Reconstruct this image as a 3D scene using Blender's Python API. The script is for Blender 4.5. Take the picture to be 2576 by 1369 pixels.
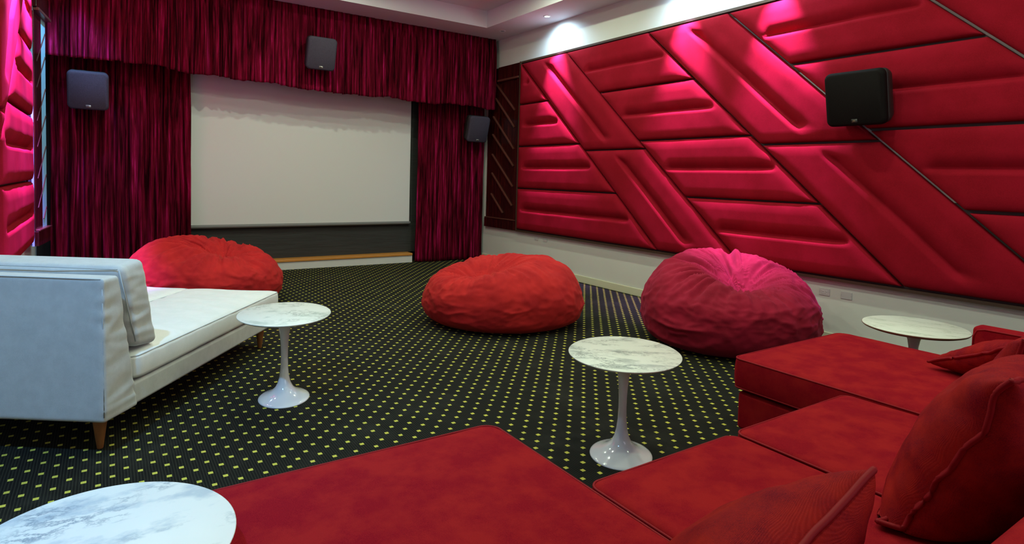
import bpy, bmesh, math, random
from mathutils import Vector, Matrix, noise

for o in list(bpy.data.objects):
    bpy.data.objects.remove(o, do_unlink=True)
SC = bpy.context.scene
COL = SC.collection
PI = math.pi

# ------------------------------------------------------------------ camera
F_PX, CX, CY, IW, IH = 1517.6, 1288.0, 520.8, 2576.0, 1369.0
yaw, pitch, roll = math.radians(34.01), math.radians(2.767), math.radians(1.549)
fw = Vector((math.sin(yaw)*math.cos(pitch), math.cos(yaw)*math.cos(pitch), -math.sin(pitch)))
r0 = Vector((math.cos(yaw), -math.sin(yaw), 0)); u0 = r0.cross(fw)
rt = r0*math.cos(roll) + u0*math.sin(roll); up = -r0*math.sin(roll) + u0*math.cos(roll)
cam = bpy.data.cameras.new('camera'); camo = bpy.data.objects.new('camera', cam); COL.objects.link(camo)
m = Matrix((rt, up, -fw)).transposed().to_4x4(); m.translation = Vector((0, 0, 1.4))
camo.matrix_world = m
cam.sensor_width = 36; cam.lens = F_PX/IW*36; cam.shift_y = -(IH/2-CY)/IW; cam.clip_start = .03
SC.camera = camo

# ------------------------------------------------------------------ world, exposure
SC.view_settings.view_transform = 'Standard'; SC.view_settings.look = 'None'
SC.view_settings.exposure = 0.0; SC.view_settings.gamma = 1; SC.view_settings.use_curve_mapping = False
w = bpy.data.worlds.new('world'); SC.world = w; w.use_nodes = True
w.node_tree.nodes['Background'].inputs[0].default_value = (.55, .6, .7, 1)
w.node_tree.nodes['Background'].inputs[1].default_value = .25

# ------------------------------------------------------------------ lamps (recessed in the ceiling, plus an added rear fill and bean bag spot)
WARM = (.82, 1.0, .72); COOL = (.55, .80, 1.0); BLUE = (.22, .55, 1.0); BEAM = (.60, .30, 1.0)
CEIL, TRAY = 3.65, 3.90
YB_ = -2.6
def lamp(name, kind, loc, energy, color, size=.06, spot=None, blend=.5, target=None):
    l = bpy.data.lights.new(name, kind); l.energy = energy; l.color = color
    if kind == 'AREA': l.shape = 'DISK'; l.size = size
    else: l.shadow_soft_size = size
    if kind == 'SPOT': l.spot_size = math.radians(spot); l.spot_blend = blend
    o = bpy.data.objects.new(name, l); COL.objects.link(o); o.location = loc
    if target is not None:
        d = Vector(target)-Vector(loc); o.rotation_euler = d.to_track_quat('-Z', 'Y').to_euler()
    return o
TRAY_LAMPS = [(1.0, 6.6), (2.45, 6.9), (4.1, 6.0), (1.0, 4.4), (2.5, 4.6), (4.1, 4.2), (1.2, 2.4), (2.7, 2.6), (4.1, 2.2), (1.2, .5), (2.7, .5), (4.1, .5)]
for (x, y) in TRAY_LAMPS:
    lamp('tray_lamp', 'AREA', (x, y, TRAY-.03), 25 if y > 3 else 17, WARM, size=.08)
lamp('rear_fill_light', 'AREA', (2.6, YB_+.08, 2.1), 38, (.95, .88, 1.0), size=3.0, target=(2.2, 6, 1.6))  # added soft fill from the back of the room, not a window
WASH_LAMPS = [(5.09, 6.8, 1.), (5.09, 4.52, 1.), (5.09, 3.42, 1.)]
LEFT_LAMPS = [(-.36, 7.25, 1.), (-.36, 6.15, 1.)]
for (x, y, k) in WASH_LAMPS:          # each fitting: a tight beam down the wall and a soft spill
    lamp('wash_lamp', 'SPOT', (x, y, CEIL-.02), 1300*k, BEAM, size=.02, spot=46, blend=1.0, target=(5.27, y-.03, 2.2))
    lamp('wash_spill', 'SPOT', (x, y, CEIL-.02), 52*k, COOL, size=.02, spot=150, blend=.8, target=(5.30, y, 2.9))
for (x, y, k) in LEFT_LAMPS:
    lamp('wash_lamp', 'SPOT', (x, y, CEIL-.02), 5200*k, (.40, .14, 1.0), size=.02, spot=52, blend=1.0, target=(-.58, y, 2.2))
    lamp('wash_spill', 'SPOT', (x, y, CEIL-.02), 26*k, COOL, size=.02, spot=150, blend=.8, target=(-.6, y, 2.9))
lamp('blue_lamp', 'SPOT', (-.75, 1.9, CEIL-.02), 430, BLUE, size=.06, spot=95, blend=.9, target=(-.6, 3.3, 0))
lamp('bean_added_spot', 'SPOT', (4.55, 3.75, TRAY-.03), 1100, BEAM, size=.03, spot=17, blend=1.0, target=(4.62, 3.42, .6))  # added narrow spot that turns the right bean bag's top pink
lamp('blue_lamp', 'SPOT', (.0, 7.75, CEIL-.02), 160, BLUE, size=.05, spot=70, blend=.9, target=(-.66, 8.5, 1.6))

# ------------------------------------------------------------------ helpers
def link(name, me, mat=None, parent=None):
    o = bpy.data.objects.new(name, me); COL.objects.link(o)
    if mat: me.materials.append(mat)
    if parent is not None: o.parent = parent
    return o
def tag(o, label=None, cat=None, group=None, kind=None):
    if label: o['label'] = label
    if cat: o['category'] = cat
    if group: o['group'] = group
    if kind: o['kind'] = kind
    return o
def thing(name, label, cat, loc=(0, 0, 0), rotz=0, group=None):
    o = bpy.data.objects.new(name, None); COL.objects.link(o); o.location = loc; o.rotation_euler = (0, 0, rotz)
    return tag(o, label, cat, group)
def pyd(name, verts, faces, mat=None, parent=None, smooth=True, autos=None):
    me = bpy.data.meshes.new(name); me.from_pydata(verts, [], faces); me.update()
    if smooth: me.polygons.foreach_set('use_smooth', [True]*len(me.polygons))
    return link(name, me, mat, parent)
def frombm(name, bm, mat=None, parent=None, smooth=False):
    me = bpy.data.meshes.new(name); bm.normal_update(); bm.to_mesh(me); bm.free()
    if smooth: me.polygons.foreach_set('use_smooth', [True]*len(me.polygons))
    return link(name, me, mat, parent)
def addbox(bm, x0, x1, y0, y1, z0, z1, bev=0, seg=2):
    r = bmesh.ops.create_cube(bm, size=1)
    for v in r['verts']:
        v.co = Vector(((x0+x1)/2+v.co.x*(x1-x0), (y0+y1)/2+v.co.y*(y1-y0), (z0+z1)/2+v.co.z*(z1-z0)))
    if bev:
        es = list({e for v in r['verts'] for e in v.link_edges})
        bmesh.ops.bevel(bm, geom=es, offset=bev, segments=seg, affect='EDGES', profile=.5)
def box(name, x0, x1, y0, y1, z0, z1, mat, parent=None, bev=0, seg=2):
    bm = bmesh.new(); addbox(bm, x0, x1, y0, y1, z0, z1, bev, seg)
    o = frombm(name, bm, mat, parent, smooth=False)
    if bev:
        o.data.polygons.foreach_set('use_smooth', [True]*len(o.data.polygons))
        md = o.modifiers.new('wn', 'WEIGHTED_NORMAL'); md.keep_sharp = True
    return o
def struct(o): o['kind'] = 'structure'; return o
def gridfaces(nr, nc, closed=False, off=0, flip=False):
    f = []
    for i in range(nr-1):
        for j in range(nc if closed else nc-1):
            a = off+i*nc+j; b = off+i*nc+(j+1) % nc; c = off+(i+1)*nc+(j+1) % nc; d = off+(i+1)*nc+j
            f.append((a, d, c, b) if flip else (a, b, c, d))
    return f
def lathe(name, prof, mat, parent=None, seg=64, loc=(0, 0, 0)):
    v = []
    for (r, z) in prof:
        for k in range(seg):
            a = 2*PI*k/seg; v.append((loc[0]+r*math.cos(a), loc[1]+r*math.sin(a), loc[2]+z))
    f = gridfaces(len(prof), seg, True)
    f.append(tuple(reversed(range(seg)))); n = (len(prof)-1)*seg; f.append(tuple(range(n, n+seg)))
    o = pyd(name, v, f, mat, parent)
    return o
def tube(name, pts, rad, mat, parent=None, closed=False, seg=8):
    v = []; n = len(pts); pts = [Vector(p) for p in pts]
    ref = Vector((0, 0, 1))
    for i in range(n):
        if closed: t = pts[(i+1) % n]-pts[i-1]
        else: t = pts[min(i+1, n-1)]-pts[max(i-1, 0)]
        t.normalize()
        a = t.cross(ref)
        if a.length < .1: a = t.cross(Vector((1, 0, 0)))
        a.normalize(); b = t.cross(a)
        for k in range(seg):
            th = 2*PI*k/seg; v.append(pts[i]+a*(rad*math.cos(th))+b*(rad*math.sin(th)))
    f = gridfaces(n, seg, True)
    if closed:
        o2 = (n-1)*seg
        for k in range(seg): f.append((o2+k, o2+(k+1) % seg, (k+1) % seg, k))
    else:
        f.append(tuple(reversed(range(seg)))); f.append(tuple(range((n-1)*seg, n*seg)))
    return pyd(name, v, f, mat, parent)
def nz(x, y, z=0): return noise.noise(Vector((x, y, z)))
def clamp(x, a=0., b=1.): return max(a, min(b, x))
def sstep(a, b, x): t = clamp((x-a)/(b-a)); return t*t*(3-2*t)

# ------------------------------------------------------------------ materials
def newmat(name):
    mt = bpy.data.materials.new(name); mt.use_nodes = True
    nt = mt.node_tree; return mt, nt, nt.nodes['Principled BSDF']
def plain(name, col, rough=.6, metal=0, spec=None, coat=0, sheen=0, sheen_tint=None, emit=None, estr=0):
    mt, nt, b = newmat(name)
    b.inputs['Base Color'].default_value = (*col, 1); b.inputs['Roughness'].default_value = rough
    b.inputs['Metallic'].default_value = metal
    if spec is not None: b.inputs['Specular IOR Level'].default_value = spec
    b.inputs['Coat Weight'].default_value = coat
    if sheen:
        b.inputs['Sheen Weight'].default_value = sheen; b.inputs['Sheen Roughness'].default_value = .4
        if sheen_tint: b.inputs['Sheen Tint'].default_value = (*sheen_tint, 1)
    if emit: b.inputs['Emission Color'].default_value = (*emit, 1); b.inputs['Emission Strength'].default_value = estr
    return mt
def texc(nt, scale=(1, 1, 1)):
    tc = nt.nodes.new('ShaderNodeTexCoord'); mp = nt.nodes.new('ShaderNodeMapping')
    nt.links.new(tc.outputs['Object'], mp.inputs[0]); mp.inputs['Scale'].default_value = scale
    return mp.outputs[0]
def mixc(nt, fac, a, b, blend='MIX'):
    n = nt.nodes.new('ShaderNodeMix'); n.data_type = 'RGBA'; n.blend_type = blend
    for s, v in ((n.inputs[0], fac), (n.inputs[6], a), (n.inputs[7], b)):
        if hasattr(v, 'links'): nt.links.new(v, s)
        elif isinstance(v, tuple): s.default_value = (*v, 1) if len(v) == 3 else v
        else: s.default_value = v
    return n.outputs[2]
def noi(nt, vec, scale, detail=3, rough=.5):
    n = nt.nodes.new('ShaderNodeTexNoise'); n.inputs['Scale'].default_value = scale
    n.inputs['Detail'].default_value = detail; n.inputs['Roughness'].default_value = rough
    nt.links.new(vec, n.inputs['Vector']); return n.outputs[0]
def ramp(nt, fac, stops):
    n = nt.nodes.new('ShaderNodeValToRGB'); nt.links.new(fac, n.inputs[0])
    while len(n.color_ramp.elements) < len(stops): n.color_ramp.elements.new(.5)
    for e, (p, c) in zip(n.color_ramp.elements, stops):
        e.position = p; e.color = (*c, 1) if isinstance(c, tuple) else (c, c, c, 1)
    return n.outputs[0]
def math_(nt, op, a, b=None):
    n = nt.nodes.new('ShaderNodeMath'); n.operation = op
    for s, v in ((n.inputs[0], a), (n.inputs[1], b)):
        if v is None: continue
        if hasattr(v, 'links'): nt.links.new(v, s)
        else: s.default_value = v
    return n.outputs[0]
def bump(nt, b, h, strength, dist):
    n = nt.nodes.new('ShaderNodeBump'); n.inputs['Strength'].default_value = strength; n.inputs['Distance'].default_value = dist
    nt.links.new(h, n.inputs['Height']); nt.links.new(n.outputs[0], b.inputs['Normal'])

def fabric(name, c1, c2, scale=60, sheen=.3, sheen_tint=None, rough=.85, weave=0, mott=6, bs=.3, bd=.002, spec=.2, low=.4, high=.62):
    mt, nt, b = newmat(name); v = texc(nt)
    f = noi(nt, v, mott, 5, .65)
    fine = noi(nt, v, scale*8, 2)
    c = mixc(nt, ramp(nt, f, [(low, 0.), (high, 1.)]), c1, c2)
    c = mixc(nt, ramp(nt, fine, [(.35, 0.), (.7, .45)]), c, tuple(min(1, x*1.35+.001) for x in c2))
    nt.links.new(c, b.inputs['Base Color']); b.inputs['Roughness'].default_value = rough
    b.inputs['Specular IOR Level'].default_value = spec
    b.inputs['Sheen Weight'].default_value = sheen; b.inputs['Sheen Roughness'].default_value = .5
    if sheen_tint: b.inputs['Sheen Tint'].default_value = (*sheen_tint, 1)
    h = fine
    if weave:
        w1 = nt.nodes.new('ShaderNodeTexWave'); w1.inputs['Scale'].default_value = weave; w1.bands_direction = 'X'
        w2 = nt.nodes.new('ShaderNodeTexWave'); w2.inputs['Scale'].default_value = weave; w2.bands_direction = 'Z'
        w1.inputs['Distortion'].default_value = .25; w2.inputs['Distortion'].default_value = .25
        nt.links.new(v, w1.inputs[0]); nt.links.new(v, w2.inputs[0])
        h = math_(nt, 'ADD', fine, math_(nt, 'MULTIPLY', w1.outputs[1], w2.outputs[1]))
    bump(nt, b, h, bs, bd)
    return mt

M = {}
M['panel'] = fabric('crimson_suedette', (.20, .0052, .0115), (.25, .0062, .0165), scale=30, sheen=.0, rough=.9, mott=3, bs=.12, bd=.001, spec=.03)
M['sect'] = fabric('red_upholstery', (.20, .0006, .010), (.29, .009, .012), scale=60, sheen=.06, sheen_tint=(1, .1, .04), rough=.85, mott=8, bs=.25, bd=.001, spec=.06)
M['pillow'] = fabric('red_pillow_weave', (.14, .0006, .012), (.34, .012, .009), scale=50, sheen=.0, sheen_tint=(1, .15, .05), rough=.6, mott=9, weave=190, bs=.6, bd=.001, spec=.06, low=.35, high=.7)  # brighter orange-red flecks stand for glints on the weave, put into the colour
M['bean_red'] = fabric('red_suede', (.30, .007, .011), (.44, .015, .015), scale=40, sheen=.15, sheen_tint=(1, .2, .12), rough=.9, mott=4, bs=.3, bd=.002)
M['bean_crim'] = fabric('crimson_suede', (.19, .004, .014), (.27, .006, .024), scale=40, sheen=.15, sheen_tint=(1, .15, .35), rough=.9, mott=4, bs=.3, bd=.002)
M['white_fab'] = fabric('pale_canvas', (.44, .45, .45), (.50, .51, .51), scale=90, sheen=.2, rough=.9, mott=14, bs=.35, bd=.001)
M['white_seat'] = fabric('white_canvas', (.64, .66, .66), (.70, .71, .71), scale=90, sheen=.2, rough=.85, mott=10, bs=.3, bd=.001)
M['piping_red'] = plain('red_piping', (.24, .004, .010), .6, spec=.15)
M['piping_w'] = plain('pale_piping', (.42, .45, .48), .8)
M['wallpaint'] = None
mt, nt, b = newmat('wall_paint'); v = texc(nt)
nt.links.new(mixc(nt, noi(nt, v, 2.5, 4), (.60, .60, .57), (.66, .66, .64)), b.inputs['Base Color']); b.inputs['Roughness'].default_value = .6
bump(nt, b, noi(nt, v, 90, 3), .15, .002); M['wallpaint'] = mt
mt, nt, b = newmat('ceiling_paint'); v = texc(nt)
nt.links.new(mixc(nt, noi(nt, v, 1.5, 3), (.66, .63, .68), (.70, .67, .72)), b.inputs['Base Color']); b.inputs['Roughness'].default_value = .8
M['ceiling'] = mt
M['darkwall'] = plain('dark_wall', (.02, .018, .02), .9)
M['backboard'] = plain('dark_backboard', (.06, .035, .04), .7)
M['rail'] = plain('dark_brown_rail', (.06, .030, .018), .45)
M['seam_strip'] = plain('grey_seam_strip', (.42, .36, .40), .5)
# streaky dark mahogany
mt, nt, b = newmat('mahogany'); v = texc(nt, (14, 14, 1.6))
f = noi(nt, v, 1.6, 6, .65)
nt.links.new(ramp(nt, f, [(.30, (.006, .002, .002)), (.55, (.035, .004, .003)), (.75, (.10, .010, .006))]), b.inputs['Base Color'])
b.inputs['Roughness'].default_value = .25; b.inputs['Coat Weight'].default_value = .4; M['mahogany'] = mt
M['slat'] = plain('mahogany_slat', (.10, .03, .02), .3, coat=.3)
M['blue_lit_wood'] = plain('painted_blue_light_wood', (.30, .60, .72), .35)  # stands for blue light on the wood panel, painted into the base colour
# velvet: pile streaks that also carry fold shade and magenta highlights in the colour
def velvet(name, c1, c2, tint):
    mt, nt, b = newmat(name); v = texc(nt, (22, 22, .9))
    f = noi(nt, v, 1.3, 6, .62)
    nt.links.new(ramp(nt, f, [(.38, tuple(x*.16 for x in c1)), (.50, c1), (.60, c2), (.72, tint)]), b.inputs['Base Color'])
    b.inputs['Roughness'].default_value = .8; b.inputs['Specular IOR Level'].default_value = .03
    b.inputs['Sheen Weight'].default_value = .35; b.inputs['Sheen Roughness'].default_value = .2
    b.inputs['Sheen Tint'].default_value = (*tint, 1)
    bump(nt, b, f, .5, .01); return mt
M['velvet'] = velvet('crimson_velvet', (.10, .0025, .012), (.20, .004, .030), (.46, .012, .13))
M['hem'] = M['velvet']
M['screen'] = plain('screen_white', (.66, .66, .66), .75)
M['screen_bar'] = plain('screen_bar_grey', (.16, .16, .16), .5)
mt, nt, b = newmat('black_cloth'); v = texc(nt)
nt.links.new(mixc(nt, noi(nt, v, 3, 5), (.022, .022, .021), (.034, .033, .031)), b.inputs['Base Color']); b.inputs['Roughness'].default_value = .8
bump(nt, b, noi(nt, texc(nt, (.6, 1, 5)), 4, 4), .5, .02); M['black_cloth'] = mt
mt, nt, b = newmat('orange_wood'); v = texc(nt, (1.5, 20, 20))
nt.links.new(mixc(nt, noi(nt, v, 3, 5), (.50, .19, .03), (.62, .28, .06)), b.inputs['Base Color']); b.inputs['Roughness'].default_value = .4; M['orange_wood'] = mt
mt, nt, b = newmat('leg_wood'); v = texc(nt, (20, 20, 3))
nt.links.new(mixc(nt, noi(nt, v, 3, 5), (.22, .075, .025), (.38, .15, .05)), b.inputs['Base Color']); b.inputs['Roughness'].default_value = .4; M['leg_wood'] = mt
def grille(name, c, rough=.7):
    mt, nt, b = newmat(name); v = texc(nt)
    n = nt.nodes.new('ShaderNodeTexVoronoi'); n.inputs['Scale'].default_value = 260; nt.links.new(v, n.inputs['Vector'])
    f = ramp(nt, n.outputs[0], [(.15, 0.), (.5, 1.)])
    nt.links.new(mixc(nt, f, tuple(x*.45 for x in c), c), b.inputs['Base Color']); b.inputs['Roughness'].default_value = rough
    b.inputs['Specular IOR Level'].default_value = .08; bump(nt, b, n.outputs[0], .4, .001); return mt
M['grille_purple'] = grille('purple_grey_speaker_grille', (.062, .052, .076))  # even purple-grey tone for the front speakers
M['grille_black'] = grille('black_speaker_grille', (.008, .006, .006))
M['spk_body'] = plain('black_speaker_shell', (.012, .012, .013), .5)
M['badge'] = plain('silver_badge', (.30, .28, .26), .35, metal=.6)
M['badge_gold'] = plain('gold_badge', (.40, .28, .16), .35, metal=.6)
M['badge_dark'] = plain('dark_badge', (.02, .018, .018), .4)
M['outlet'] = plain('plate_plastic', (.55, .54, .55), .35)
M['outlet_face'] = plain('outlet_face', (.62, .60, .62), .3)
M['slot'] = plain('outlet_slot', (.03, .03, .03), .6)
M['screw'] = plain('plate_screw', (.30, .30, .30), .4, metal=.5)
M['base_trim'] = plain('cream_trim', (.60, .60, .44), .45)
M['tulip_white'] = plain('gloss_white', (.72, .72, .74), .12, coat=.6)
M['fixture'] = plain('fixture_ring', (.70, .70, .70), .4)
M['lamp_on'] = plain('lamp_face', (1, 1, 1), .5, emit=(.85, .95, 1.), estr=30)
M['lamp_warm'] = plain('lamp_face_warm', (1, 1, 1), .5, emit=(1., .9, .6), estr=12)
M['lamp_off'] = plain('lamp_face_dark', (.12, .12, .12), .5)
M['table_rim'] = plain('brown_table_edge', (.16, .085, .05), .5)
def marble(name, base, vein, dark, scale, seed, rot=0.3, stretch=(1, 2.6, 1)):
    mt, nt, b = newmat(name)
    tc = nt.nodes.new('ShaderNodeTexCoord'); mp = nt.nodes.new('ShaderNodeMapping')
    nt.links.new(tc.outputs['Object'], mp.inputs[0]); mp.inputs['Scale'].default_value = stretch
    mp.inputs['Location'].default_value = (seed, seed*.7, 0); mp.inputs['Rotation'].default_value = (0, 0, rot)
    v = mp.outputs[0]
    f1 = noi(nt, v, scale, 8, .62); f2 = noi(nt, v, scale*2.6, 8, .7)
    c = ramp(nt, f1, [(.36, vein), (.47, base), (1., base)])
    vv = ramp(nt, f2, [(.455, 0.), (.49, 1.), (.51, 1.), (.545, 0.)])
    f3 = noi(nt, v, scale*.9, 3)
    vv = math_(nt, 'MULTIPLY', vv, ramp(nt, f3, [(.48, 0.), (.62, 1.)]))
    c = mixc(nt, math_(nt, 'MULTIPLY', vv, .75), c, dark)
    nt.links.new(c, b.inputs['Base Color']); b.inputs['Roughness'].default_value = .38
    b.inputs['Specular IOR Level'].default_value = .35
    return mt
M['marble_a'] = marble('grey_veined_marble', (.70, .71, .66), (.42, .44, .42), (.10, .12, .12), 6, 3.1, 1.2)
M['marble_b'] = marble('pale_clouded_marble', (.72, .73, .69), (.50, .54, .50), (.22, .25, .22), 6, 9.4, .4, (1, 1.5, 1))
M['marble_c'] = marble('white_marble', (.76, .77, .76), (.50, .56, .62), (.14, .20, .28), 5, 5.2, .9, (1, 1.9, 1))
M['marble_d'] = marble('faintly_streaked_marble', (.70, .72, .64), (.55, .60, .50), (.34, .38, .30), 7, 12.7, 1.1, (1, 3, 1))
# carpet: near-black rib weave with staggered yellow dashes (a real pattern of the carpet)
mt, nt, b = newmat('dotted_carpet')
tc = nt.nodes.new('ShaderNodeTexCoord'); sp = nt.nodes.new('ShaderNodeSeparateXYZ'); nt.links.new(tc.outputs['Object'], sp.inputs[0])
PX, PY = .1076, .1244
u_ = math_(nt, 'DIVIDE', math_(nt, 'SUBTRACT', sp.outputs[0], 2.4953), PX)
v_ = math_(nt, 'DIVIDE', math_(nt, 'SUBTRACT', sp.outputs[1], 2.8331), PY)
wob = noi(nt, tc.outputs['Object'], 60, 2)
def dotmask(off):
    a = math_(nt, 'ABSOLUTE', math_(nt, 'SUBTRACT', math_(nt, 'FRACT', math_(nt, 'ADD', u_, off+.5)), .5))
    c = math_(nt, 'ABSOLUTE', math_(nt, 'SUBTRACT', math_(nt, 'FRACT', math_(nt, 'ADD', v_, off+.5)), .5))
    return math_(nt, 'MULTIPLY', math_(nt, 'LESS_THAN', a, math_(nt, 'ADD', math_(nt, 'MULTIPLY', wob, .03), .0098/PX-.010)), math_(nt, 'LESS_THAN', c, .0112/PY))
dm = math_(nt, 'ADD', dotmask(0.), dotmask(.5))
rib = nt.nodes.new('ShaderNodeTexWave'); rib.bands_direction = 'X'; rib.inputs['Scale'].default_value = 26
rib.inputs['Distortion'].default_value = 1.2; rib.inputs['Detail'].default_value = 2; rib.inputs['Detail Scale'].default_value = 1.5
mpv = nt.nodes.new('ShaderNodeMapping'); mpv.inputs['Scale'].default_value = (1, .25, 1)
nt.links.new(tc.outputs['Object'], mpv.inputs[0]); nt.links.new(mpv.outputs[0], rib.inputs[0])
dust = noi(nt, tc.outputs['Object'], 2.3, 6, .7)
basec = mixc(nt, ramp(nt, rib.outputs[1], [(.55, 0.), (.95, 1.)]), (.005, .005, .004), (.020, .020, .014))
basec = mixc(nt, ramp(nt, dust, [(.5, 0.), (.8, .6)]), basec, (.032, .032, .026))
yel = mixc(nt, noi(nt, tc.outputs['Object'], 400, 2), (.42, .38, .05), (.62, .58, .10))
nt.links.new(mixc(nt, dm, basec, yel), b.inputs['Base Color']); b.inputs['Roughness'].default_value = .95
b.inputs['Specular IOR Level'].default_value = .15
bump(nt, b, math_(nt, 'ADD', rib.outputs[1], noi(nt, tc.outputs['Object'], 500, 2)), .4, .003)
M['carpet'] = mt

# ------------------------------------------------------------------ room shell
XR, XL, YF, YB = 5.385, -.69, 9.15, -2.6
XA, YA = -1.9, 5.5                     # alcove on the left behind the sofa
struct(box('floor', XA-.1, XR+.1, YB-.1, YF+.1, -.1, 0, M['carpet']))
struct(box('wall_right', XR, XR+.1, YB-.1, YF+.1, -.05, 4.1, M['wallpaint']))
struct(box('wall_front', XL-.1, XR, YF, YF+.1, -.05, 4.1, M['darkwall']))
bm = bmesh.new(); addbox(bm, XL-.1, XL, YA, YF, -.05, 4.1); addbox(bm, XA, XL-.1, YA, YA+.1, -.05, 4.1); addbox(bm, XA-.1, XA, YB, YA+.1, -.05, 4.1)
struct(frombm('wall_left', bm, M['wallpaint']))
struct(box('wall_back', XA, XR, YB-.1, YB, -.05, 4.1, M['wallpaint']))
# ceiling: soffit ring round a raised tray
TX0, TX1, TY0, TY1 = -.05, 4.785, -1.6, 7.90
bm = bmesh.new()
addbox(bm, XA-.1, TX0, YB-.1, YF+.1, CEIL, 4.1); addbox(bm, TX1, XR+.1, YB-.1, YF+.1, CEIL, 4.1)
addbox(bm, TX0, TX1, TY1, YF+.1, CEIL, 4.1); addbox(bm, TX0, TX1, YB-.1, TY0, CEIL, 4.1)
addbox(bm, TX0, TX1, TY0, TY1, TRAY, 4.1)
struct(frombm('ceiling', bm, M['ceiling']))
# skirting on the right wall, floor ledge on the stage
struct(box('baseboard_right', XR-.018, XR, YB, 8.86, 0, .092, M['base_trim'], bev=.004))

# ------------------------------------------------------------------ upholstered wall panels
def nonuni(L, e=(0, .003, .008, .018, .035, .06, .10), step=.03):
    e = [x for x in e if x < L*.45]
    last = e[-1]; n = max(1, int((L-2*last)/step))
    mid = [last+(L-2*last)*k/n for k in range(1, n)]
    return [x/L for x in e+mid+[L-x for x in reversed(e)]]
SL = 1.133
ZR = [.60, 1.24, 1.885, 2.53, 3.16]; ZB = [.60, 1.79, 3.16]
def make_panel(name, sx, xbase, ya, yb, z0, z1, crease, seed, label, cat, group, gap=.007, slope=SL, gapd=None):
    """ya(z) > yb(z): the far and near side lines; sx: direction the face points in x"""
    H = z1-z0-2*gap
    Lm = ya((z0+z1)/2)-yb((z0+z1)/2)
    ts = nonuni(H, step=.015); ss = nonuni(max(Lm, .3), step=.022 if crease and crease[0]=='d' else .034)
    verts = []; T0, T1 = .034, .026
    for t in ts:
        z = z0+gap+H*t
        A, B = ya(z)-gap*1.5, yb(z)+gap*1.5
        if A-B < .01: A = B+.01
        for s in ss:
            y = A+(B-A)*s
            d = min((z-z0-gap), (z1-gap-z), (A-y)*.66 if slope else (A-y), (y-B)*.66)
            d = max(d, 0)
            h = T0+.020*(1-(1-min(d/.016, 1))**2)+ T1*(1-(1-min(d/.11, 1))**2.2)
            if d <= 1e-5: h = 0
            # stitched crease pulling the padding in
            if crease:
                kind, ea, eb = crease
                if kind == 'h':
                    zc = z0+(z1-z0)*.49+.008*nz(y*2.2, seed)
                    q = z-zc; aA, aB = ya(zc), yb(zc)
                    env = sstep(aB+eb, aB+eb+.07, y)*(1-sstep(aA-ea-.07, aA-ea, y))
                    if q > 0: g = (1-min(q/.135, 1))**2.3
                    else: g = (1-min(-q/.035, 1))**1.6
                else:
                    yc = (ya(z)+yb(z))/2+.012*nz(z*2.2, seed)
                    q = -(y-yc)*.66
                    env = sstep(z0+eb, z0+eb+.10, z)*(1-sstep(z1-ea-.10, z1-ea, z))
                    if q > 0: g = (1-min(q/.15, 1))**2.3
                    else: g = (1-min(-q/.045, 1))**1.6
                h -= .060*g*env
            h += .0022*nz(y*5, z*5, seed)*min(1, d/.05)
            verts.append((xbase+sx*max(h, 0), y, z))
    nr, nc = len(ts), len(ss)
    f = gridfaces(nr, nc, flip=(sx < 0))
    # closed back so it is a solid pad
    off = len(verts)
    for k in (0, nr-1):
        for j in (0, nc-1): pass
    o = pyd(name, verts, f, M['panel'])
    tag(o, label, cat, group)
    return o
def dl(top): return lambda z: top-SL*(3.16-z)
def cl(fn, lo=None, hi=None):
    def g(z):
        v = fn(z)
        if lo is not None: v = max(v, lo)
        if hi is not None: v = min(v, hi)
        return v
    return g
rows = ['bottom', 'lower-middle', 'upper-middle', 'top']
BBX = XR-.022
struct_back = box('panel_backboard', BBX, XR-.001, -2.2, 7.765, .565, 3.195, M['backboard'])
tag(struct_back, 'dark backing board behind the red padded panels on the right wall', 'backing board')
box('bottom_rail', BBX-.035, BBX-.0005, -2.2, 7.765, .565, .592, M['rail'], struct_back)['label'] = 'brown bottom rail'
box('top_rail', BBX-.035, BBX-.0005, -2.2, 7.765, 3.168, 3.195, M['rail'], struct_back)
box('end_rail', BBX-.045, BBX-.0005, 7.745, 7.775, .565, 3.195, M['rail'], struct_back)
GRP = 'red padded panels on the right wall'
Dt = [7.73, 6.64, 5.12, 4.02, 2.48, 1.38, -.14]
colname = {0: 'nearest the slatted wood', 1: 'above the two bean bags', 2: 'around the black speaker', 3: 'at the top right corner'}
k = 0
for ci, (a, b_) in enumerate(((None, 0), (1, 2), (3, 4), (5, 6))):
    for ri in range(4):
        if ci == 3 and ri < 2: continue
        ya = (lambda z: 7.74) if a is None else dl(Dt[a])
        yb = dl(Dt[b_])
        ea, eb = (.13, .10) if a is None else (.07, .07)
        lab = 'crimson padded panel with level crease, %s of the right-wall column %s' % (rows[ri], colname[ci])
        make_panel('upholstered_panel', -1, BBX-.002, ya, yb, ZR[ri], ZR[ri+1], ('h', ea, eb), k*3.7+1, lab, 'wall panel', GRP, slope=a is not None,
                   gap=.011 if ci == 2 else .007)
        k += 1
bname = {0: 'diagonal red padded panel in the slanting band nearest the screen, right wall', 2: 'diagonal red padded panel in the slanting band left of the black speaker', 4: 'diagonal red padded panel in the slanting band nearest the viewer'}
for a in (0, 2, 4):
    for ri in range(2):
        lab = ('upper ' if ri else 'lower ')+bname[a]
        make_panel('upholstered_panel', -1, BBX-.002, dl(Dt[a]), dl(Dt[a+1]), ZB[ri], ZB[ri+1], ('d', .07, .09), k*3.7+1, lab, 'wall panel', GRP,
                   gap=.007 if a < 2 else .009)
        k += 1
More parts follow.
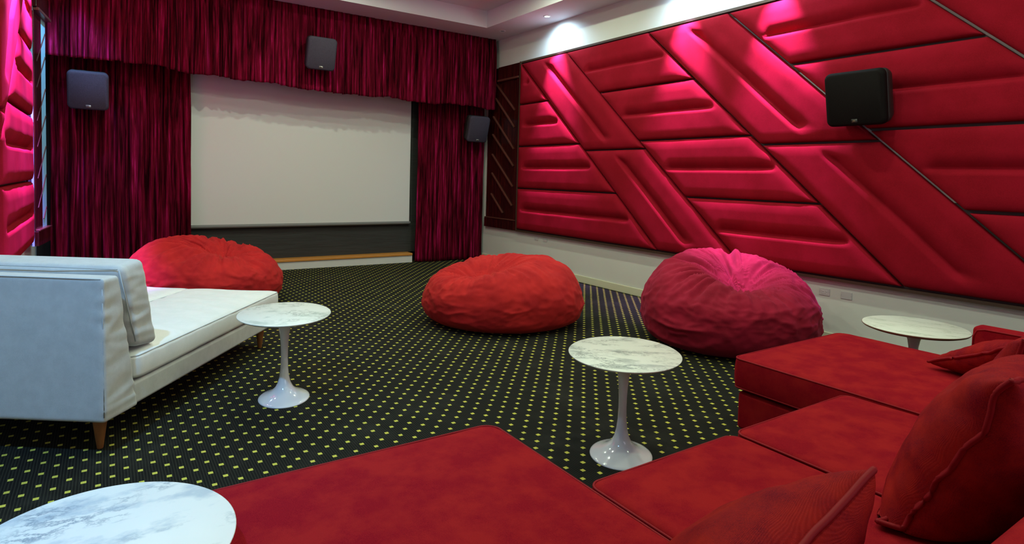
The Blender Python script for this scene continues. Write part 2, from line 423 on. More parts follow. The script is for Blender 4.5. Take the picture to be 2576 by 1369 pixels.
# pale strips that show in the widest seams
for top, z0, z1 in ((Dt[3], 1.30, 2.45), (Dt[4], .62, 3.15)):
    v = []
    for z in (z0, z1):
        yy = top-SL*(3.16-z)
        v += [(BBX-.006, yy-.012, z), (BBX-.006, yy+.012, z), (BBX-.0005, yy+.012, z), (BBX-.0005, yy-.012, z)]
    f = [(0, 1, 5, 4), (1, 2, 6, 5), (2, 3, 7, 6), (3, 0, 4, 7), (3, 2, 1, 0), (4, 5, 6, 7)]
    pyd('seam_strip', v, f, M['seam_strip'], struct_back, smooth=False)['label'] = 'pale grey seam strip'

# left wall panels
LBX = XL+.022
lb = box('panel_backboard', XL+.001, LBX, YA+.02, 8.36, .565, 3.195, M['backboard'])
tag(lb, 'dark backing board behind the padded panels on the left wall', 'backing board')
GL = 'red padded panels on the left wall'
Lt = [7.32, 6.24, 4.72]
LO = YA+.03
def lcol(ya, yb, zs, kind, labs, seed):
    for ri in range(len(zs)-1):
        if not labs[ri]: continue
        make_panel('upholstered_panel', 1, LBX+.002, ya, yb, zs[ri], zs[ri+1], kind, seed+ri*2.3, labs[ri], 'wall panel', GL)
lcol(lambda z: 7.74, cl(dl(Lt[0]), lo=LO), ZR, ('h', .14, .10),
     ['bottom crimson padded panel on the left wall, just above the white sofa back',
      'lower-middle padded panel on the left wall, bright pink along its upper half',
      'upper-middle padded panel on the left wall beside the strip of painted blue light',
      'topmost padded panel in the left wall column next to the curtain'], 40)
# diagonal band of the left wall: upper piece reaches the alcove corner lower down
make_panel('upholstered_panel', 1, LBX+.002, cl(dl(Lt[0]), lo=LO+.06), cl(dl(Lt[1]), lo=LO), ZB[1], ZB[2], ('d', .07, .2), 51.,
           'upper diagonal padded panel on the left wall under the pink light', 'wall panel', GL)
make_panel('upholstered_panel', 1, LBX+.002, cl(dl(Lt[1]), lo=LO+.004), lambda z: LO, 2.60, ZR[4], None, 57.,
           'leftmost padded panel high on the left wall, cut by the edge of the photo', 'wall panel', GL)
make_panel('upholstered_panel', 1, LBX+.002, cl(dl(Lt[0]), lo=LO+.005), lambda z: LO, 1.62, ZB[1], None, 59.,
           'small padded wedge panel at the left edge, beside the crease of the second panel', 'wall panel', GL)

# ------------------------------------------------------------------ mahogany acoustic panels by the curtains
def acoustic(xw, sx, label, blue_lit, rz=0):
    YM = 8.385 if blue_lit else 8.74
    t = thing('slatted_wood_panel', label, 'wood panel', (xw, 8.23, .56), rz)
    def bx(name, d0, d1, y0, y1, z0, z1, mat, bev=0):
        y1 = min(y1, YM)
        x0, x1 = sorted((sx*d0, sx*d1)); return box(name, x0, x1, y0-8.23, y1-8.23, z0-.56, z1-.56, mat, t, bev=bev)
    bx('back_panel', .001, .020, 7.785, 8.74, .57, 3.19, M['blue_lit_wood'] if blue_lit else M['mahogany'])
    bx('top_rail', .020, .055, 7.785, 8.74 if blue_lit else 8.40, 2.99, 3.19, M['mahogany'], .004)
    bx('top_ledge', .020, .075, 7.80, 8.40, 2.955, 2.985, M['slat'], .004)
    bx('bottom_rail', .020, .055, 7.785, 8.74, .57, .72, M['mahogany'], .004)
    bx('bottom_ledge', .020, .065, 7.80, 8.72, .722, .738, M['slat'], .003)
    bx('side_rail', .020, .030 if blue_lit else .055, 7.785, 7.86, .735, 2.95, M['mahogany'], .004)
    if blue_lit:
        bx('dark_board', .0205, .026, 7.862, 8.14, .74, 2.95, M['mahogany'])
    # slanting slats, slope about one in one
    for (ya_, za, yb_, zb) in ((8.50, 3.02-.08, 7.93, 2.465), (8.50, 2.70, 7.93, 2.197), (8.562, 2.409, 7.932, 1.854), (8.572, 2.114, 7.93, 1.585), (8.569, 1.784, 7.937, 1.258), (8.567, 1.473, 7.945, .955), (8.575, 1.127, 8.206, .824)):
        if blue_lit:
            if ya_ > YM-.03: za = zb+(za-zb)*(YM-.03-yb_)/(ya_-yb_); ya_ = YM-.03
        n = Vector((0, yb_-ya_, zb-za)).normalized(); p = Vector((0, -n.z, n.y))*(.006 if blue_lit else .010)
        A = Vector((0, ya_, za)); B = Vector((0, yb_, zb)); vs = []
        for q in (A, B):
            for dd, s in ((.020, 1), (.042, 1), (.042, -1), (.020, -1)):
                c = q+p*s; vs.append((sx*(min(dd, .028) if blue_lit else dd), c.y-8.23, c.z-.56))
        f = [(0, 1, 5, 4), (1, 2, 6, 5), (2, 3, 7, 6), (3, 0, 4, 7), (3, 2, 1, 0), (4, 5, 6, 7)]
        pyd('slanting_slat', vs, f, M['slat'], t, smooth=False)
    return t
acoustic(XR, -1, 'dark mahogany wall panel with slanting slats, between right curtain and red panels', False)
acoustic(-.575, 1, 'slatted wall panel with a strip of painted-in blue light, beside the left curtain', True, math.radians(-6.0))
box('wall_batten', -.028, -.0005, 7.79-8.23, 8.38-8.23, .02, 2.62, M['darkwall'], bpy.data.objects['slatted_wood_panel.001'])

# ------------------------------------------------------------------ stage, screen, curtains
struct(box('trim_1', .985, 4.085, 8.885, YF-.001, 0.001, .112, M['wallpaint']))
st = box('stage_ledge', .985, 4.085, 8.868, YF-.002, .1125, .150, M['orange_wood'], bev=.006)
tag(st, 'orange varnished wooden ledge below the black cloth under the screen', 'ledge')
bc = box('black_masking_cloth', .55, 4.35, 9.05, 9.06, .152, 2.95, M['black_cloth'])
tag(bc, 'black cloth hung behind and below the white projection screen', 'cloth')
scr = thing('projection_screen', 'large white projection screen with dark bottom bar between the velvet curtains', 'screen', (2.47, 9.0, .6))
box('screen_sheet', -1.60, 1.60, -.004, 0, .055, 2.3, M['screen'], scr)
sbar = lathe('screen_bar', [(.022, -1.62), (.026, -1.60), (.026, 1.60), (.022, 1.62)], M['screen_bar'], scr, seg=24)
o = sbar; o.rotation_euler = (0, PI/2, 0); o.location = (0, 0, .03)

def curtain(name, x0, x1, yc, zbot, ztop, amp, pitch, seed, mat, parent=None, topgather=.5, hemwave=.02, dx=.0065, nr=44, xw=0):
    rnd = random.Random(seed)
    # irregular pleats: cumulative phase along x
    n = int((x1-x0)/dx)+1
    ph = [0]; x = x0
    for i in range(n):
        ph.append(ph[-1]+dx/(pitch*(1+.55*nz(x0+i*dx*2.6, seed*3.1)+.35*nz(x0+i*dx*9, seed*1.7))))
    verts = []
    for r in range(nr+1):
        t = r/nr
        for i in range(n):
            x = x0+(x1-x0)*i/(n-1)
            zb = zbot(x) if callable(zbot) else zbot
            zb += hemwave*nz(x*3, seed)+hemwave*.5*nz(x*12, seed+3)
            z = zb+(ztop-zb)*t
            p = ph[i]+.30*nz(x*1.3, z*.35, seed)+.10*nz(x*5, z*.8, seed+5)
            fr = p-math.floor(p); a1 = 2*((fr/.74)**.75 if fr < .74 else math.cos((fr-.74)/.26*PI/2)**1.3)-1.05
            a2 = math.sin(2*PI*p*2.37+4*nz(x*2, z*.7, seed+9))
            a3 = nz(x*34, z*.5, seed+2)
            am = amp*(.65+.6*nz(x*2.3, z*.5, seed+7))
            gat = 1-topgather*sstep(.75, 1., t)
            y = yc-am*gat*(a1*.60+a2*.30+a3*.20)-.012*nz(x*4, z*4, seed+11)
            xx = x-.22*am*math.sin(2*PI*p)*gat
            verts.append((xx, y, z))
    f = gridfaces(nr+1, n, flip=False)
    o = pyd(name, verts, f, mat, parent)
    md = o.modifiers.new('cloth', 'SOLIDIFY'); md.thickness = .004; md.offset = 1
    return o
c = curtain('velvet_curtain', -.535, .905, 8.84, .015, 2.85, .095, .165, 3, M['velvet'])
tag(c, 'long crimson velvet curtain left of the screen, behind the white sofa', 'curtain')
c = curtain('velvet_curtain', 4.13, 5.335, 8.84, .008, 2.85, .090, .170, 8, M['velvet'])
tag(c, 'long crimson velvet curtain right of the screen, reaching the carpet', 'curtain')
zv = lambda x: 2.525+.055*sstep(2.6, .2, x)+.012*math.sin(x*5)
def sst(a, b, x):
    t = clamp((x-a)/(b-a)); return t*t*(3-2*t)
zv = lambda x: 2.520+.115*(1-sst(-.6, 3.0, x))+.010*math.sin(x*4.3)
c = curtain('velvet_valance', -.585, 5.30, 8.47, zv, 3.648, .062, .125, 14, M['velvet'], topgather=.7, hemwave=.03, nr=34)
tag(c, 'wide crimson velvet valance hanging from the ceiling above the screen', 'valance')
rod = box('valance_board', -.50, 5.29, 8.55, 8.60, 2.95, 3.649, M['darkwall'])
tag(rod, 'dark board behind the velvet valance', 'board')

# ------------------------------------------------------------------ speakers
def rounded_rect(hw, hh, r, n=8):
    pts = []
    for cx_, cz_, a0 in ((hw-r, hh-r, 0), (-hw+r, hh-r, 90), (-hw+r, -hh+r, 180), (hw-r, -hh+r, 270)):
        for k in range(n+1):
            a = math.radians(a0+90*k/n); pts.append((cx_+r*math.cos(a), cz_+r*math.sin(a)))
    return pts
def prism(name, outlines, mat, parent, smooth=True):
    """outlines: list of (y, points) rings, front to back"""
    v = []; n = len(outlines[0][1])
    for y, pts in outlines: v += [(p[0], y, p[1]) for p in pts]
    f = gridfaces(len(outlines), n, True, flip=True)
    f.append(tuple(range(n))); f.append(tuple(reversed(range((len(outlines)-1)*n, len(outlines)*n))))
    return pyd(name, v, f, mat, parent, smooth)
def textmesh(name, s, size, mat, parent, loc, rot):
    cu = bpy.data.curves.new(name, 'FONT'); cu.body = s; cu.size = size; cu.extrude = .0008; cu.align_x = 'CENTER'; cu.align_y = 'CENTER'
    tmp = bpy.data.objects.new(name+'_src', cu); COL.objects.link(tmp)
    bpy.context.view_layer.update()
    me = bpy.data.meshes.new_from_object(tmp.evaluated_get(bpy.context.evaluated_depsgraph_get()))
    bpy.data.objects.remove(tmp, do_unlink=True)
    o = link(name, me, mat, parent); o.location = loc; o.rotation_euler = rot
    return o
def speaker(label, center, wid, hei, yaw_, tilt, wall, gm, badge):
    """front faces local -y; wall: distance from centre of front back to the mounting surface"""
    t = thing('wall_speaker', label, 'speaker', center, yaw_, 'box speakers around the room')
    e = Matrix.Rotation(tilt, 4, 'X')
    hw, hh = wid/2, hei/2
    R = lambda k, r: rounded_rect(hw*k, hh*k, r)
    g = prism('grille', [(-.004, R(.90, .04)), (0, R(.93, .045)), (.006, R(.965, .05)), (.016, R(.99, .052)), (.032, R(1., .052)), (.05, R(1., .052))], gm, t)
    bdy = prism('cabinet', [(.0505, R(.985, .05)), (.12, R(.975, .05)), (.19, R(.90, .05)), (.215, R(.82, .05))], M['spk_body'], t)
    bd = prism('badge', [(-.0075, rounded_rect(.024, .014, .004, 3)), (-.004, rounded_rect(.025, .015, .004, 3))], M['badge_dark'] if badge == 'dark' else M['badge'], t)
    for o in (g, bdy, bd): o.matrix_local = e.copy()
    bd.matrix_local = e @ Matrix.Translation((0, 0, -hh*.80))
    br = box('wall_bracket', -.03, .03, .18, wall, -.035, .035, M['spk_body'], t)
    tm = textmesh('logo', 'JBL', .019, M['badge_gold'] if badge == 'dark' else M['badge_dark'], t, (0, 0, 0), (0, 0, 0))
    tm.matrix_local = e @ Matrix.Translation((0, -.0085, -hh*.80)) @ Matrix.Rotation(PI/2, 4, 'X')
    return t
TL = math.radians(17)
speaker('grey square speaker mounted in front of the left curtain', (-.16, 8.50, 2.26), .395, .44, 0, TL, .30, M['grille_purple'], 'light')
speaker('grey speaker on the valance above the screen', (2.40, 8.17, 2.975), .385, .43, 0, TL, .27, M['grille_purple'], 'light')
speaker('small-looking grey speaker on the right curtain beside the slatted wood', (5.05, 8.50, 2.165), .375, .43, 0, TL, .30, M['grille_purple'], 'light')
speaker('black square speaker mounted high on the red padded right wall', (5.045, 2.56, 2.115), .475, .445, -PI/2, math.radians(12), .222, M['grille_black'], 'dark')

# ------------------------------------------------------------------ outlets on the right wall
def plate(y, z, kind, label, wdt=.096, hgt=.064):
    t = thing('outlet_plate' if kind else 'blank_plate', label, 'wall plate', (XR, y, z), 0, 'wall plates below the red panels')
    box('plate', -.006, -.0002, -wdt/2, wdt/2, -hgt/2, hgt/2, M['outlet'], t, bev=.002)
    if kind:
        fc = box('outlet_face', -.0085, -.0061, -.033, .033, -.018, .018, M['outlet_face'], t, bev=.001)
        for s in (-1, 1):
            for (dy, dz, ww, hh) in ((.006, .007, .008, .002), (.006, -.007, .008, .002), (-.007, 0, .005, .005)):
                box('slot', -.0092, -.0086, s*.017+dy-ww/2, s*.017+dy+ww/2, dz-hh/2, dz+hh/2, M['slot'], fc)
    for s in (-1, 1):
        box('screw', -.0072, -.0061, s*.041-.002, s*.041+.002, -.002, .002, M['screw'], t)
    return t
plate(2.895, .447, 1, 'grey double outlet plate beside the right bean bag')
plate(2.70, .447, 0, 'blank grey wall plate nearer the far side table')
plate(7.30, .50, 1, 'distant small outlet plate below the first red panels')
plate(7.08, .50, 0, 'distant blank plate beside the far outlet')

# ------------------------------------------------------------------ ceiling fixtures
def downlight(x, y, z, on, label):
    t = thing('ceiling_downlight', label, 'ceiling light', (x, y, z), 0, 'recessed ceiling lights')
    lathe('trim_ring', [(.034, 0), (.034, -.005), (.044, -.006), (.052, -.003), (.052, 0)], M['fixture'] if on is not False else M['ceiling'], t, seg=32)
    lathe('bulb', [(.0001, -.0045), (.012, -.0045), (.026, -.0035), (.033, -.002), (.033, 0)], M['lamp_on'] if on == 1 else (M['lamp_warm'] if on == 2 else M['lamp_off']), t, seg=24)
    return t
downlight(5.09, 6.8, CEIL, 1, 'lit white downlight in the ceiling border above the red panels')
downlight(5.07, 7.91, CEIL, False, 'small unlit downlight in the ceiling corner near the valance')

# ------------------------------------------------------------------ soft furnishings helpers
def rb(qx, qy, hx, hy, R):
    """point on rounded rectangle for a point on the full rectangle boundary"""
    ix, iy = clamp(qx, -(hx-R), hx-R), clamp(qy, -(hy-R), hy-R)
    dx, dy = qx-ix, qy-iy; d = math.hypot(dx, dy)
    if d < 1e-9: return qx, qy
    return ix+dx/d*R, iy+dy/d*R
def cushion(name, x0, x1, y0, y1, z0, z1, mat, parent, R=.05, r=.03, crown=.02, wr=.0, seed=0, n=22, side=.006, fn=None):
    bm = bmesh.new(); bmesh.ops.create_cube(bm, size=2)
    bmesh.ops.subdivide_edges(bm, edges=bm.edges[:], cuts=n, use_grid_fill=True)
    hx, hy, hz = (x1-x0)/2, (y1-y0)/2, (z1-z0)/2; Hm = min(hx, hy)
    for v in bm.verts:
        a = [math.copysign(1-(1-min(abs(c), 1))**1.35, c) for c in v.co]
        mm = max(abs(a[0]), abs(a[1]), 1e-6)
        qx, qy = rb(a[0]/mm*hx, a[1]/mm*hy, hx, hy, R)
        rho, z = mm*Hm, a[2]*hz
        ir, iz = min(rho, Hm-r), clamp(z, -(hz-r), hz-r)
        dr, dz = rho-ir, z-iz; d = math.hypot(dr, dz)
        if d > 1e-9: rho, z = ir+dr/d*r, iz+dz/d*r
        m2 = rho/Hm
        zz = abs(z)/hz
        z += math.copysign(crown*(1-m2**3)*(1 if z > 0 else .1), z)
        X, Y = qx*m2, qy*m2
        # sides puff out a little between the seams
        pf = side*(1-zz*zz) if mm > .95 else 0
        X += math.copysign(pf, X)*(abs(a[0]) >= mm*.98); Y += math.copysign(pf, Y)*(abs(a[1]) >= mm*.98)
        wv = wr*nz(X*3+seed, Y*3, z*3+seed)+wr*.4*nz(X*11+seed, Y*11, z*11)
        v.co = Vector(((x0+x1)/2+X, (y0+y1)/2+Y, (z0+z1)/2+z+wv))
        if fn: v.co = fn(v.co)
    return frombm(name, bm, mat, parent, smooth=True)
def perim(x0, x1, y0, y1, z, R, off=0, n=10, sub=14):
    hx, hy = (x1-x0)/2+off, (y1-y0)/2+off; cx_, cy_ = (x0+x1)/2, (y0+y1)/2; pts = []
    rr = rounded_rect(hx, hy, R+off, n)
    for i, p in enumerate(rr):
        pts.append((cx_+p[0], cy_+p[1], z)); q = rr[(i+1) % len(rr)]
        if math.hypot(q[0]-p[0], q[1]-p[1]) > .15:
            for k in range(1, sub): pts.append((cx_+p[0]+(q[0]-p[0])*k/sub, cy_+p[1]+(q[1]-p[1])*k/sub, z))
    return pts

# ------------------------------------------------------------------ red sectional
ss = thing('sectional_sofa', 'large red sectional sofa with two projecting chaise ends, in the foreground', 'sofa', (2.1, .9, 0))
class Loc: pass
OX, OY = 2.1, .9
def lx(*a): return [v-OX for v in a]
def ly(*a): return [v-OY for v in a]
def sbox(name, x0, x1, y0, y1, z0, z1, mat, bev=.02, parent=ss, seg=3):
    return box(name, x0-OX, x1-OX, y0-OY, y1-OY, z0, z1, mat, parent, bev=bev, seg=seg)
def scush(name, x0, x1, y0, y1, z0, z1, R=.045, r=.022, crown=.012, seed=0):
    o = cushion(name, x0-OX, x1-OX, y0-OY, y1-OY, z0, z1, M['sect'], ss, R=R, r=r, crown=crown, wr=.004, seed=seed)
    tube('piping', [(p[0], p[1], p[2]) for p in perim(x0-OX, x1-OX, y0-OY, y1-OY, z1-.010, R, off=-.001)], .0045, M['piping_red'], o, closed=True)
    tube('piping', [(p[0], p[1], p[2]) for p in perim(x0-OX, x1-OX, y0-OY, y1-OY, z0+.012, R, off=-.001)], .0045, M['piping_red'], o, closed=True)
    return o
CH0, CH1, SD0, SD1, YS, YC = .21, 1.245, 2.835, 3.945, 1.395, 2.0
BK = .40
sbox('base', CH0+.02, CH1-.01, BK, YC-.08, .07, .275, M['sect'])
sbox('base', CH1-.005, SD0+.01, BK, YS-.03, .07, .275, M['sect'])
sbox('base', SD0+.015, SD1, BK, YC-.02, .07, .275, M['sect'])
scush('seat_cushion', CH0, CH1, BK+.005, YC-.055, .285, .45, R=.06, seed=1)
scush('seat_cushion', CH1+.012, 1.985, BK+.005, YS, .285, .45, seed=4)
scush('seat_cushion', 2.005, SD0-.015, BK+.005, YS+.005, .285, .452, seed=7)
scush('seat_cushion', SD0+.005, SD1, BK+.005, YC+.012, .285, .462, R=.05, seed=9)
sbox('backrest', CH0, SD1+.12, .18, BK, .07, .765, M['sect'], bev=.035)
sbox('armrest', SD1+.006, SD1+.12, BK+.003, 1.30, .07, .655, M['sect'], bev=.022)
tube('piping', [(SD1+.008-OX, BK+.03-OY, .645), (SD1+.008-OX, 1.24-OY, .645), (SD1+.008-OX, 1.275-OY, .635), (SD1+.008-OX, 1.292-OY, .60), (SD1+.008-OX, 1.294-OY, .47)], .005, M['piping_red'], ss)
for (x, y) in ((CH0+.1, YC-.2), (CH1-.12, YC-.2), (SD0+.12, YC-.12), (SD1-.1, YC-.12), (CH0+.1, .3), (SD1, .3), (2., YS-.15), (2., .3)):
    sbox('foot', x-.025, x+.025, y-.025, y+.025, 0, .071, M['rail'], bev=.003)

# ------------------------------------------------------------------ pillows
def pillow(label, center, size, thick, eul, seed, wob=.012, sq=1.0, zf=.474):
    t = thing('throw_pillow', label, 'pillow', center, 0, 'red throw pillows on the sectional')
    t.rotation_euler = [math.radians(a) for a in eul]
    N = 56; a = size/2; b2 = a*sq
    mw = Matrix.Translation(center) @ t.rotation_euler.to_matrix().to_4x4(); mi = mw.inverted()
    def rest(p, pad=0):                 # the underside settles flat on the seat
        q = mw @ p
        if q.z < zf+pad: q.z = zf+pad+.04*(q.z-zf-pad)*0; return mi @ q
        return p
    def pos(u, v, s): return rest(pos0(u, v, s))
    def pos0(u, v, s):
        cu = 1-.10*(1-v*v); cv = 1-.10*(1-u*u)
        x = a*u*cu; z = b2*v*cv
        pr = max(0, (1-u*u)*(1-v*v))
        th = thick/2*pr**.42*(1+.12*nz(u*1.4+seed, v*1.4, s))
        # pulled folds near the corners and edges
        e = (1-pr)**2
        th += .007*e*nz(u*9+seed, v*9, s*3)+.006*nz(u*3.5+seed, v*3.5, s*5+2)
        # tension pleats running in from the corner
        edge = wob*.5*(nz(u*3+seed, v*3, 7)+.6*nz(u*4.6+seed, v*4.6, 8))*(1-pr)
        if pr < 1e-6: return Vector((x, edge, z))
        return Vector((x, s*max(th, 0)+edge, z))
    g = [math.sin(PI/2*(-1+2*k/N)) for k in range(N+1)]
    v = []; f = []
    for s in (-1, 1):
        off = len(v)
        for q in g:
            for p in g: v.append(pos(p, q, s))
        f += gridfaces(N+1, N+1, off=off, flip=(s > 0))
    cov = pyd('cover', v, f, M['pillow'], t)
    ring = [(g[k], -1) for k in range(N)]+[(1, g[k]) for k in range(N)]+[(g[N-k], 1) for k in range(N)]+[(-1, g[N-k]) for k in range(N)]
    tube('piping', [rest(pos0(p, q, 1)*1.004, .0085) for p, q in ring], .0075, M['piping_red'], t, closed=True, seg=8)
    return t
pillow('big red woven pillow in the front, leaning left of the others', (1.065, .775, .47), .66, .33, (36, -15, 2), 1.3)
pillow('biggest red pillow with a wavy piped edge, at the lower right', (2.08, .63, .665), .64, .32, (25, 0, 0), 5.1, wob=.03)
pillow('red pillow mostly hidden behind the biggest one at the right edge', (2.69, .73, .69), .475, .20, (16, 0, 0), 8.2, zf=.487)
pillow('red pillow lying against the low arm of the far chaise', (3.61, 1.0, .578), .50, .20, (66, 8, -35), 11.7, zf=.487)

# ------------------------------------------------------------------ tulip tables
def tulip(label, x, y, r, ms, rot, h=.53, k=1., rim='light', br=.158):
    t = thing('tulip_side_table', label, 'side table', (x, y, 0), rot, 'round marble side tables on white pedestals')
    t.scale = (1, k, 1)
    t0 = h-.018
    lathe('table_top', [(.0001, t0-.0), (r-.03, t0), (r-.012, t0+.006), (r-.002, t0+.013), (r, t0+.0165), (r-.002, h), (.0001, h+.0002)], ms, t, seg=96)
    if rim == 'dark':
        lathe('table_rim', [(r-.028, t0-.004), (r-.006, t0+.004), (r+.0005, t0+.011), (r+.0015, t0+.0155), (r-.001, t0+.0155), (r-.02, t0-.001)], M['table_rim'], t, seg=96)['label'] = 'brown table edge'
    prof = [(br, .0), (br+.0005, .004), (br-.002, .008), (br-.013, .013), (.120, .021), (.098, .032), (.073, .048), (.052, .070), (.037, .100), (.028, .14), (.0225, .19), (.0205, .25), (.021, .30), (.0235, .35), (.028, .40), (.035, .44), (.046, .475), (.062, t0-.016), (.080, t0-.006), (.088, t0-.0005)]
    lathe('pedestal', prof, M['tulip_white'], t, seg=64)
    return t
tulip('round side table with grey-veined marble top, in the centre before the red chaise', 2.18, 2.175, .283, M['marble_a'], -.78, k=1.12)
tulip('round side table with pale marble top beside the white sofa', .912, 3.82, .272, M['marble_b'], -.25, k=1.22, br=.150)
tulip('white marble round table cut off by the lower left corner', -.02, 1.63, .29, M['marble_c'], .0, k=1.05)
tulip('marble side table by the right wall behind the red chaise', 4.25, 1.70, .290, M['marble_d'], -1.2, k=1.05, rim='dark')

# ------------------------------------------------------------------ bean bags
def beanbag(label, x, y, rx, ry, h, rot, crater, mat, seed, lean=(0, 0), wr=1., grp='large round bean bags on the carpet', tilt=0):
    NU, NV = 260, 120
    cx_, cy_, cdep, crad = crater
    prof = [(0, .0), (.30, .0), (.62, .0), (.80, .03), (.93, .13), (.99, .28), (1.0, .42), (.97, .58), (.89, .74), (.76, .88), (.58, .97), (.38, 1.0), (.18, 1.0), (0, 1.0)]
    def P(t):
        q = t*(len(prof)-1); i = min(int(q), len(prof)-2); fr = q-i
        p0, p1, p2, p3 = prof[max(i-1, 0)], prof[i], prof[i+1], prof[min(i+2, len(prof)-1)]
        def cr(a, b, c, d): return .5*((2*b)+(c-a)*fr+(2*a-5*b+4*c-d)*fr*fr+(-a+3*b-3*c+d)*fr**3)
        return cr(p0[0], p1[0], p2[0], p3[0]), cr(p0[1], p1[1], p2[1], p3[1])
    v = []
    for j in range(NV+1):
        t = j/NV; rr, zz = P(t); rr = max(rr, 0)
        for k in range(NU):
            a = 2*PI*k/NU; ca, sa = math.cos(a), math.sin(a)
            R = 1+.045*nz(ca*1.3+seed, sa*1.3, zz)+.02*nz(ca*3+seed, sa*3, zz*3)
            X, Y, Z = rr*R*ca, rr*R*sa, zz
            Zs = Z*h
            # overall slope of the top
            Zs *= 1+(lean[0]*X+lean[1]*Y)*sstep(.25, 1, Z)
            up_ = sstep(.45, .95, Z)
            dx_, dy_ = X-cx_, Y-cy_; dc = math.hypot(dx_, dy_)
            Zs -= up_*cdep*h*math.exp(-(dc/crad)**2)
            # radiating gathers round the hollow
            ang = math.atan2(dy_, dx_)
            g = nz(math.cos(ang)*4.5+seed, math.sin(ang)*4.5, dc*1.1)+.6*nz(math.cos(ang)*11+seed, math.sin(ang)*11, dc*2)
            g = 1-abs(g)*2.2
            gather = wr*.020*up_*g*sstep(0, .18, dc)*(1-sstep(.55, 1.25, dc))
            # crumples on the sides: mostly horizontal
            side = 1-up_
            wx, wy = ca+.35*nz(ca*2, sa*2, Z*2+seed), sa+.35*nz(ca*2, sa*2, Z*2+seed+9)
            w1 = 1-2*abs(nz(wx*2.6+seed, wy*2.6, Z*5+seed)); w2 = 1-2*abs(nz(wx*6+seed, wy*6, Z*9)); w3 = nz(ca*16, sa*16, Z*22+seed)
            vis = clamp(.6+1.2*nz(ca*1.7, sa*1.7, Z*2+seed+4))
            crump = wr*side*sstep(.02, .15, Z)*vis*(.011*w1*abs(w1)+.0055*w2*abs(w2)+.002*w3)
            crump += wr*.012*up_*nz(X*4+seed, Y*4, 3)+wr*.004*nz(X*16+seed, Y*16, Z*12)*sstep(.02, .2, Z)
            f_ = 1+(crump/rx)
            px, py, pz = X*rx*f_, Y*ry*f_, Zs+gather+crump*up_
            v.append((px, py, max(pz, .001 if t > .15 else 0)))
    f = gridfaces(NV+1, NU, True)
    o = pyd('bean_bag', v, f, mat)
    o.location = (x, y, 0); o.rotation_euler = (0, 0, rot)
    md = o.modifiers.new('w', 'WELD'); md.merge_threshold = .0005
    tag(o, label, 'bean bag', grp)
    return o
va = lambda x, y: math.atan2(-x, y)            # local +y away from the room origin
beanbag('bright red suede bean bag alone in the middle of the carpet', 3.19, 4.86, .775, .66, .60, va(3.19, 4.84), (-.25, -.15, .34, .36), M['bean_red'], 2.2, lean=(.10, .05), wr=1.3)
beanbag('largest bean bag, crimson with a pink-lit gathered hollow, by the right wall', 4.50, 3.25, .745, .64, .70, va(4.5, 3.25), (.12, -.22, .30, .34), M['bean_crim'], 6.4, lean=(-.10, .22), wr=2.1)
beanbag('red bean bag behind the white sofa, in front of the left curtain', .86, 6.95, .745, .72, .62, va(.86, 6.95), (.25, -.15, .22, .36), M['bean_red'], 10.9, lean=(-.14, .1), wr=2.1)

# ------------------------------------------------------------------ white sofa
SA = math.radians(35.6)
ws = thing('white_sofa', 'deep white canvas sofa with a loose back cushion, seen from behind at left', 'sofa', (-.011, 3.418, 0), -SA)
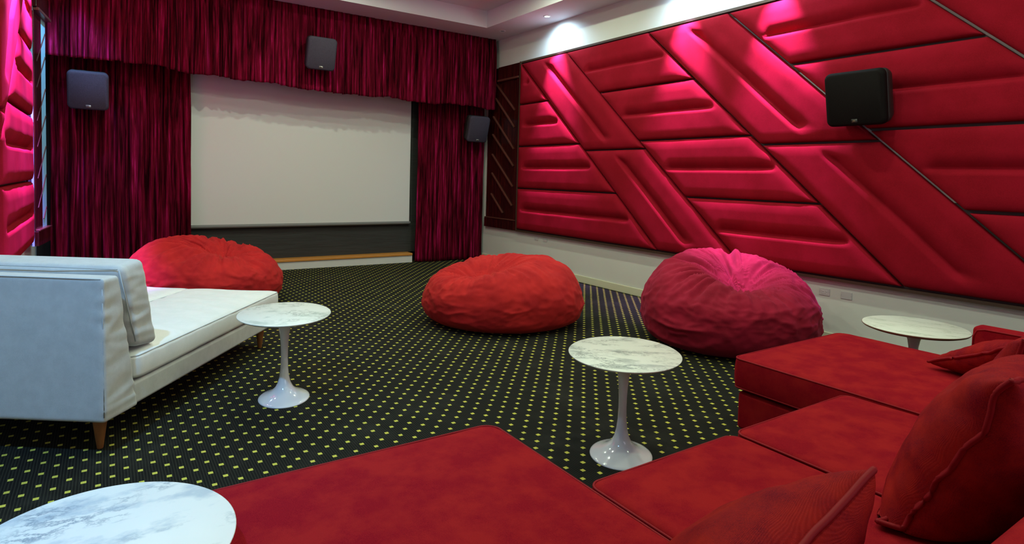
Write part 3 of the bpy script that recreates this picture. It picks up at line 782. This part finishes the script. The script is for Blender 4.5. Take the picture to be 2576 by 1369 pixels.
# local: +y forward (towards the screen), -x to the sofa's left end
W = 1.46; DEP = 2.03
def prismx(name, poly, x0, x1, mat, parent, bev=.02, cuts=24, wob=.006, seed=0):
    """extrude a (y, z) polygon along x"""
    bm = bmesh.new()
    vs0 = [bm.verts.new((x0, p[0], p[1])) for p in poly]; vs1 = [bm.verts.new((x1, p[0], p[1])) for p in poly]
    n = len(poly)
    bm.faces.new(vs0); bm.faces.new(list(reversed(vs1)))
    for i in range(n): bm.faces.new((vs0[i], vs1[i], vs1[(i+1) % n], vs0[(i+1) % n]))
    bmesh.ops.recalc_face_normals(bm, faces=bm.faces[:])
    bmesh.ops.bevel(bm, geom=bm.edges[:], offset=bev, segments=3, affect='EDGES', profile=.5)
    return frombm(name, bm, mat, parent, smooth=True)
def cloth_slab(name, poly4, x0, x1, mat, parent, r=.02, ruche=0, seed=0, n=46, puff=.0):
    """rounded slab whose (y, z) section is the quad poly4: back-bottom, front-bottom, front-top, back-top"""
    bm = bmesh.new(); bmesh.ops.create_cube(bm, size=2)
    bmesh.ops.subdivide_edges(bm, edges=bm.edges[:], cuts=n, use_grid_fill=True)
    bb, fb, ft, bt = poly4; hx = abs(x1-x0)/2; cx_ = (x0+x1)/2
    dep = ((fb[0]-bb[0])+(ft[0]-bt[0]))/4; hz = (bt[1]-bb[1])/2
    for v in bm.verts:
        a = [math.copysign(1-(1-min(abs(c), 1))**1.3, c) for c in v.co]
        h3 = (hx, dep, hz); p = [a[i]*h3[i] for i in range(3)]
        inn = [clamp(p[i], -(h3[i]-r), h3[i]-r) for i in range(3)]
        d = Vector([p[i]-inn[i] for i in range(3)])
        if d.length > 1e-9: d = d.normalized()*r
        p = [inn[i]+d[i] for i in range(3)]
        s, t = (p[1]/dep+1)/2, (p[2]/hz+1)/2
        yb_, yf_ = bb[0]+(bt[0]-bb[0])*t, fb[0]+(ft[0]-fb[0])*t
        zb_, zf_ = bb[1]+(bt[1]-bb[1])*t, fb[1]+(ft[1]-fb[1])*t
        X, Y, Z = cx_+p[0], yb_+(yf_-yb_)*s, zb_+(zf_-zb_)*s
        ex = max(0, 1-(hx-abs(p[0]))/.10)
        # tension ruches running across the narrow side
        rc = ruche*(1-abs(2*nz(Z*13+seed, Y*4, seed)))*(.35+.65*ex)*(1 if X > cx_ else .3)*ex
        rc += ruche*.25*nz(X*4+seed, Y*4, Z*4)
        q = puff*(1-abs(a[0])**4)*(1-abs(a[2])**4)*a[1]
        v.co = Vector((X+rc*(1 if abs(a[0]) > .9 else 0), Y+q+rc*.7*(-1 if a[1] < 0 else 1), Z))
    return frombm(name, bm, mat, parent, smooth=True)
def wtube(name, pts, parent, r=.003): return tube(name, pts, r, M['piping_w'], parent)
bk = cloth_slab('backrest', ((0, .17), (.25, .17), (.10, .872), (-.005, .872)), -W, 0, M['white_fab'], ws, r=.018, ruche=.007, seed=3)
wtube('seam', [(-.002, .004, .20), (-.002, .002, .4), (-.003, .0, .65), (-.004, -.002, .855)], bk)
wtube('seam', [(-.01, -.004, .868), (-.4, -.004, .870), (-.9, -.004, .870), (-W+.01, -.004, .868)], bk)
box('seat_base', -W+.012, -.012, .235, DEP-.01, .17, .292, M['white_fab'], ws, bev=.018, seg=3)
def seatc(x0, x1, seed):
    def fn(co):
        # shallow strain lines across the cushion
        t = sstep(.3, .45, co.z)
        co.z += t*.004*math.sin((co.y*38+co.x*9+3*nz(co.x*2, co.y*2, seed)))*(.3+.7*clamp(nz(co.x*2.3+seed, co.y*1.7)+.5))
        return co
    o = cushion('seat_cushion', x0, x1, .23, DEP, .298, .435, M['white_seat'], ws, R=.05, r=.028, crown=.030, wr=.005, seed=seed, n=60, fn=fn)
    tube('piping', perim(x0, x1, .23, DEP, .425, .05, off=-.003), .0035, M['piping_w'], o, closed=True)
    return o
seatc(-.73, -.004, 2); seatc(-W+.004, -.738, 5)
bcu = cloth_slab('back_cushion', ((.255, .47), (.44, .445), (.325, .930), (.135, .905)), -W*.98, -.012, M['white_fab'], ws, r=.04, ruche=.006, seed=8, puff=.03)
wtube('seam', [(-.020, .262, .50), (-.014, .215, .62), (-.014, .172, .76), (-.024, .145, .885)], bcu)
wtube('seam', [(-.03, .140, .893), (-.35, .116, .900), (-.9, .116, .900), (-W*.98+.03, .140, .893)], bcu)
for (lx_, ly_) in ((-.10, .11), (-.10, DEP-.14), (-W+.1, .11), (-W+.1, DEP-.14)):
    lathe('leg', [(.012, 0), (.014, .003), (.034, .16), (.035, .175)], M['leg_wood'], ws, seg=24, loc=(lx_, ly_, 0))
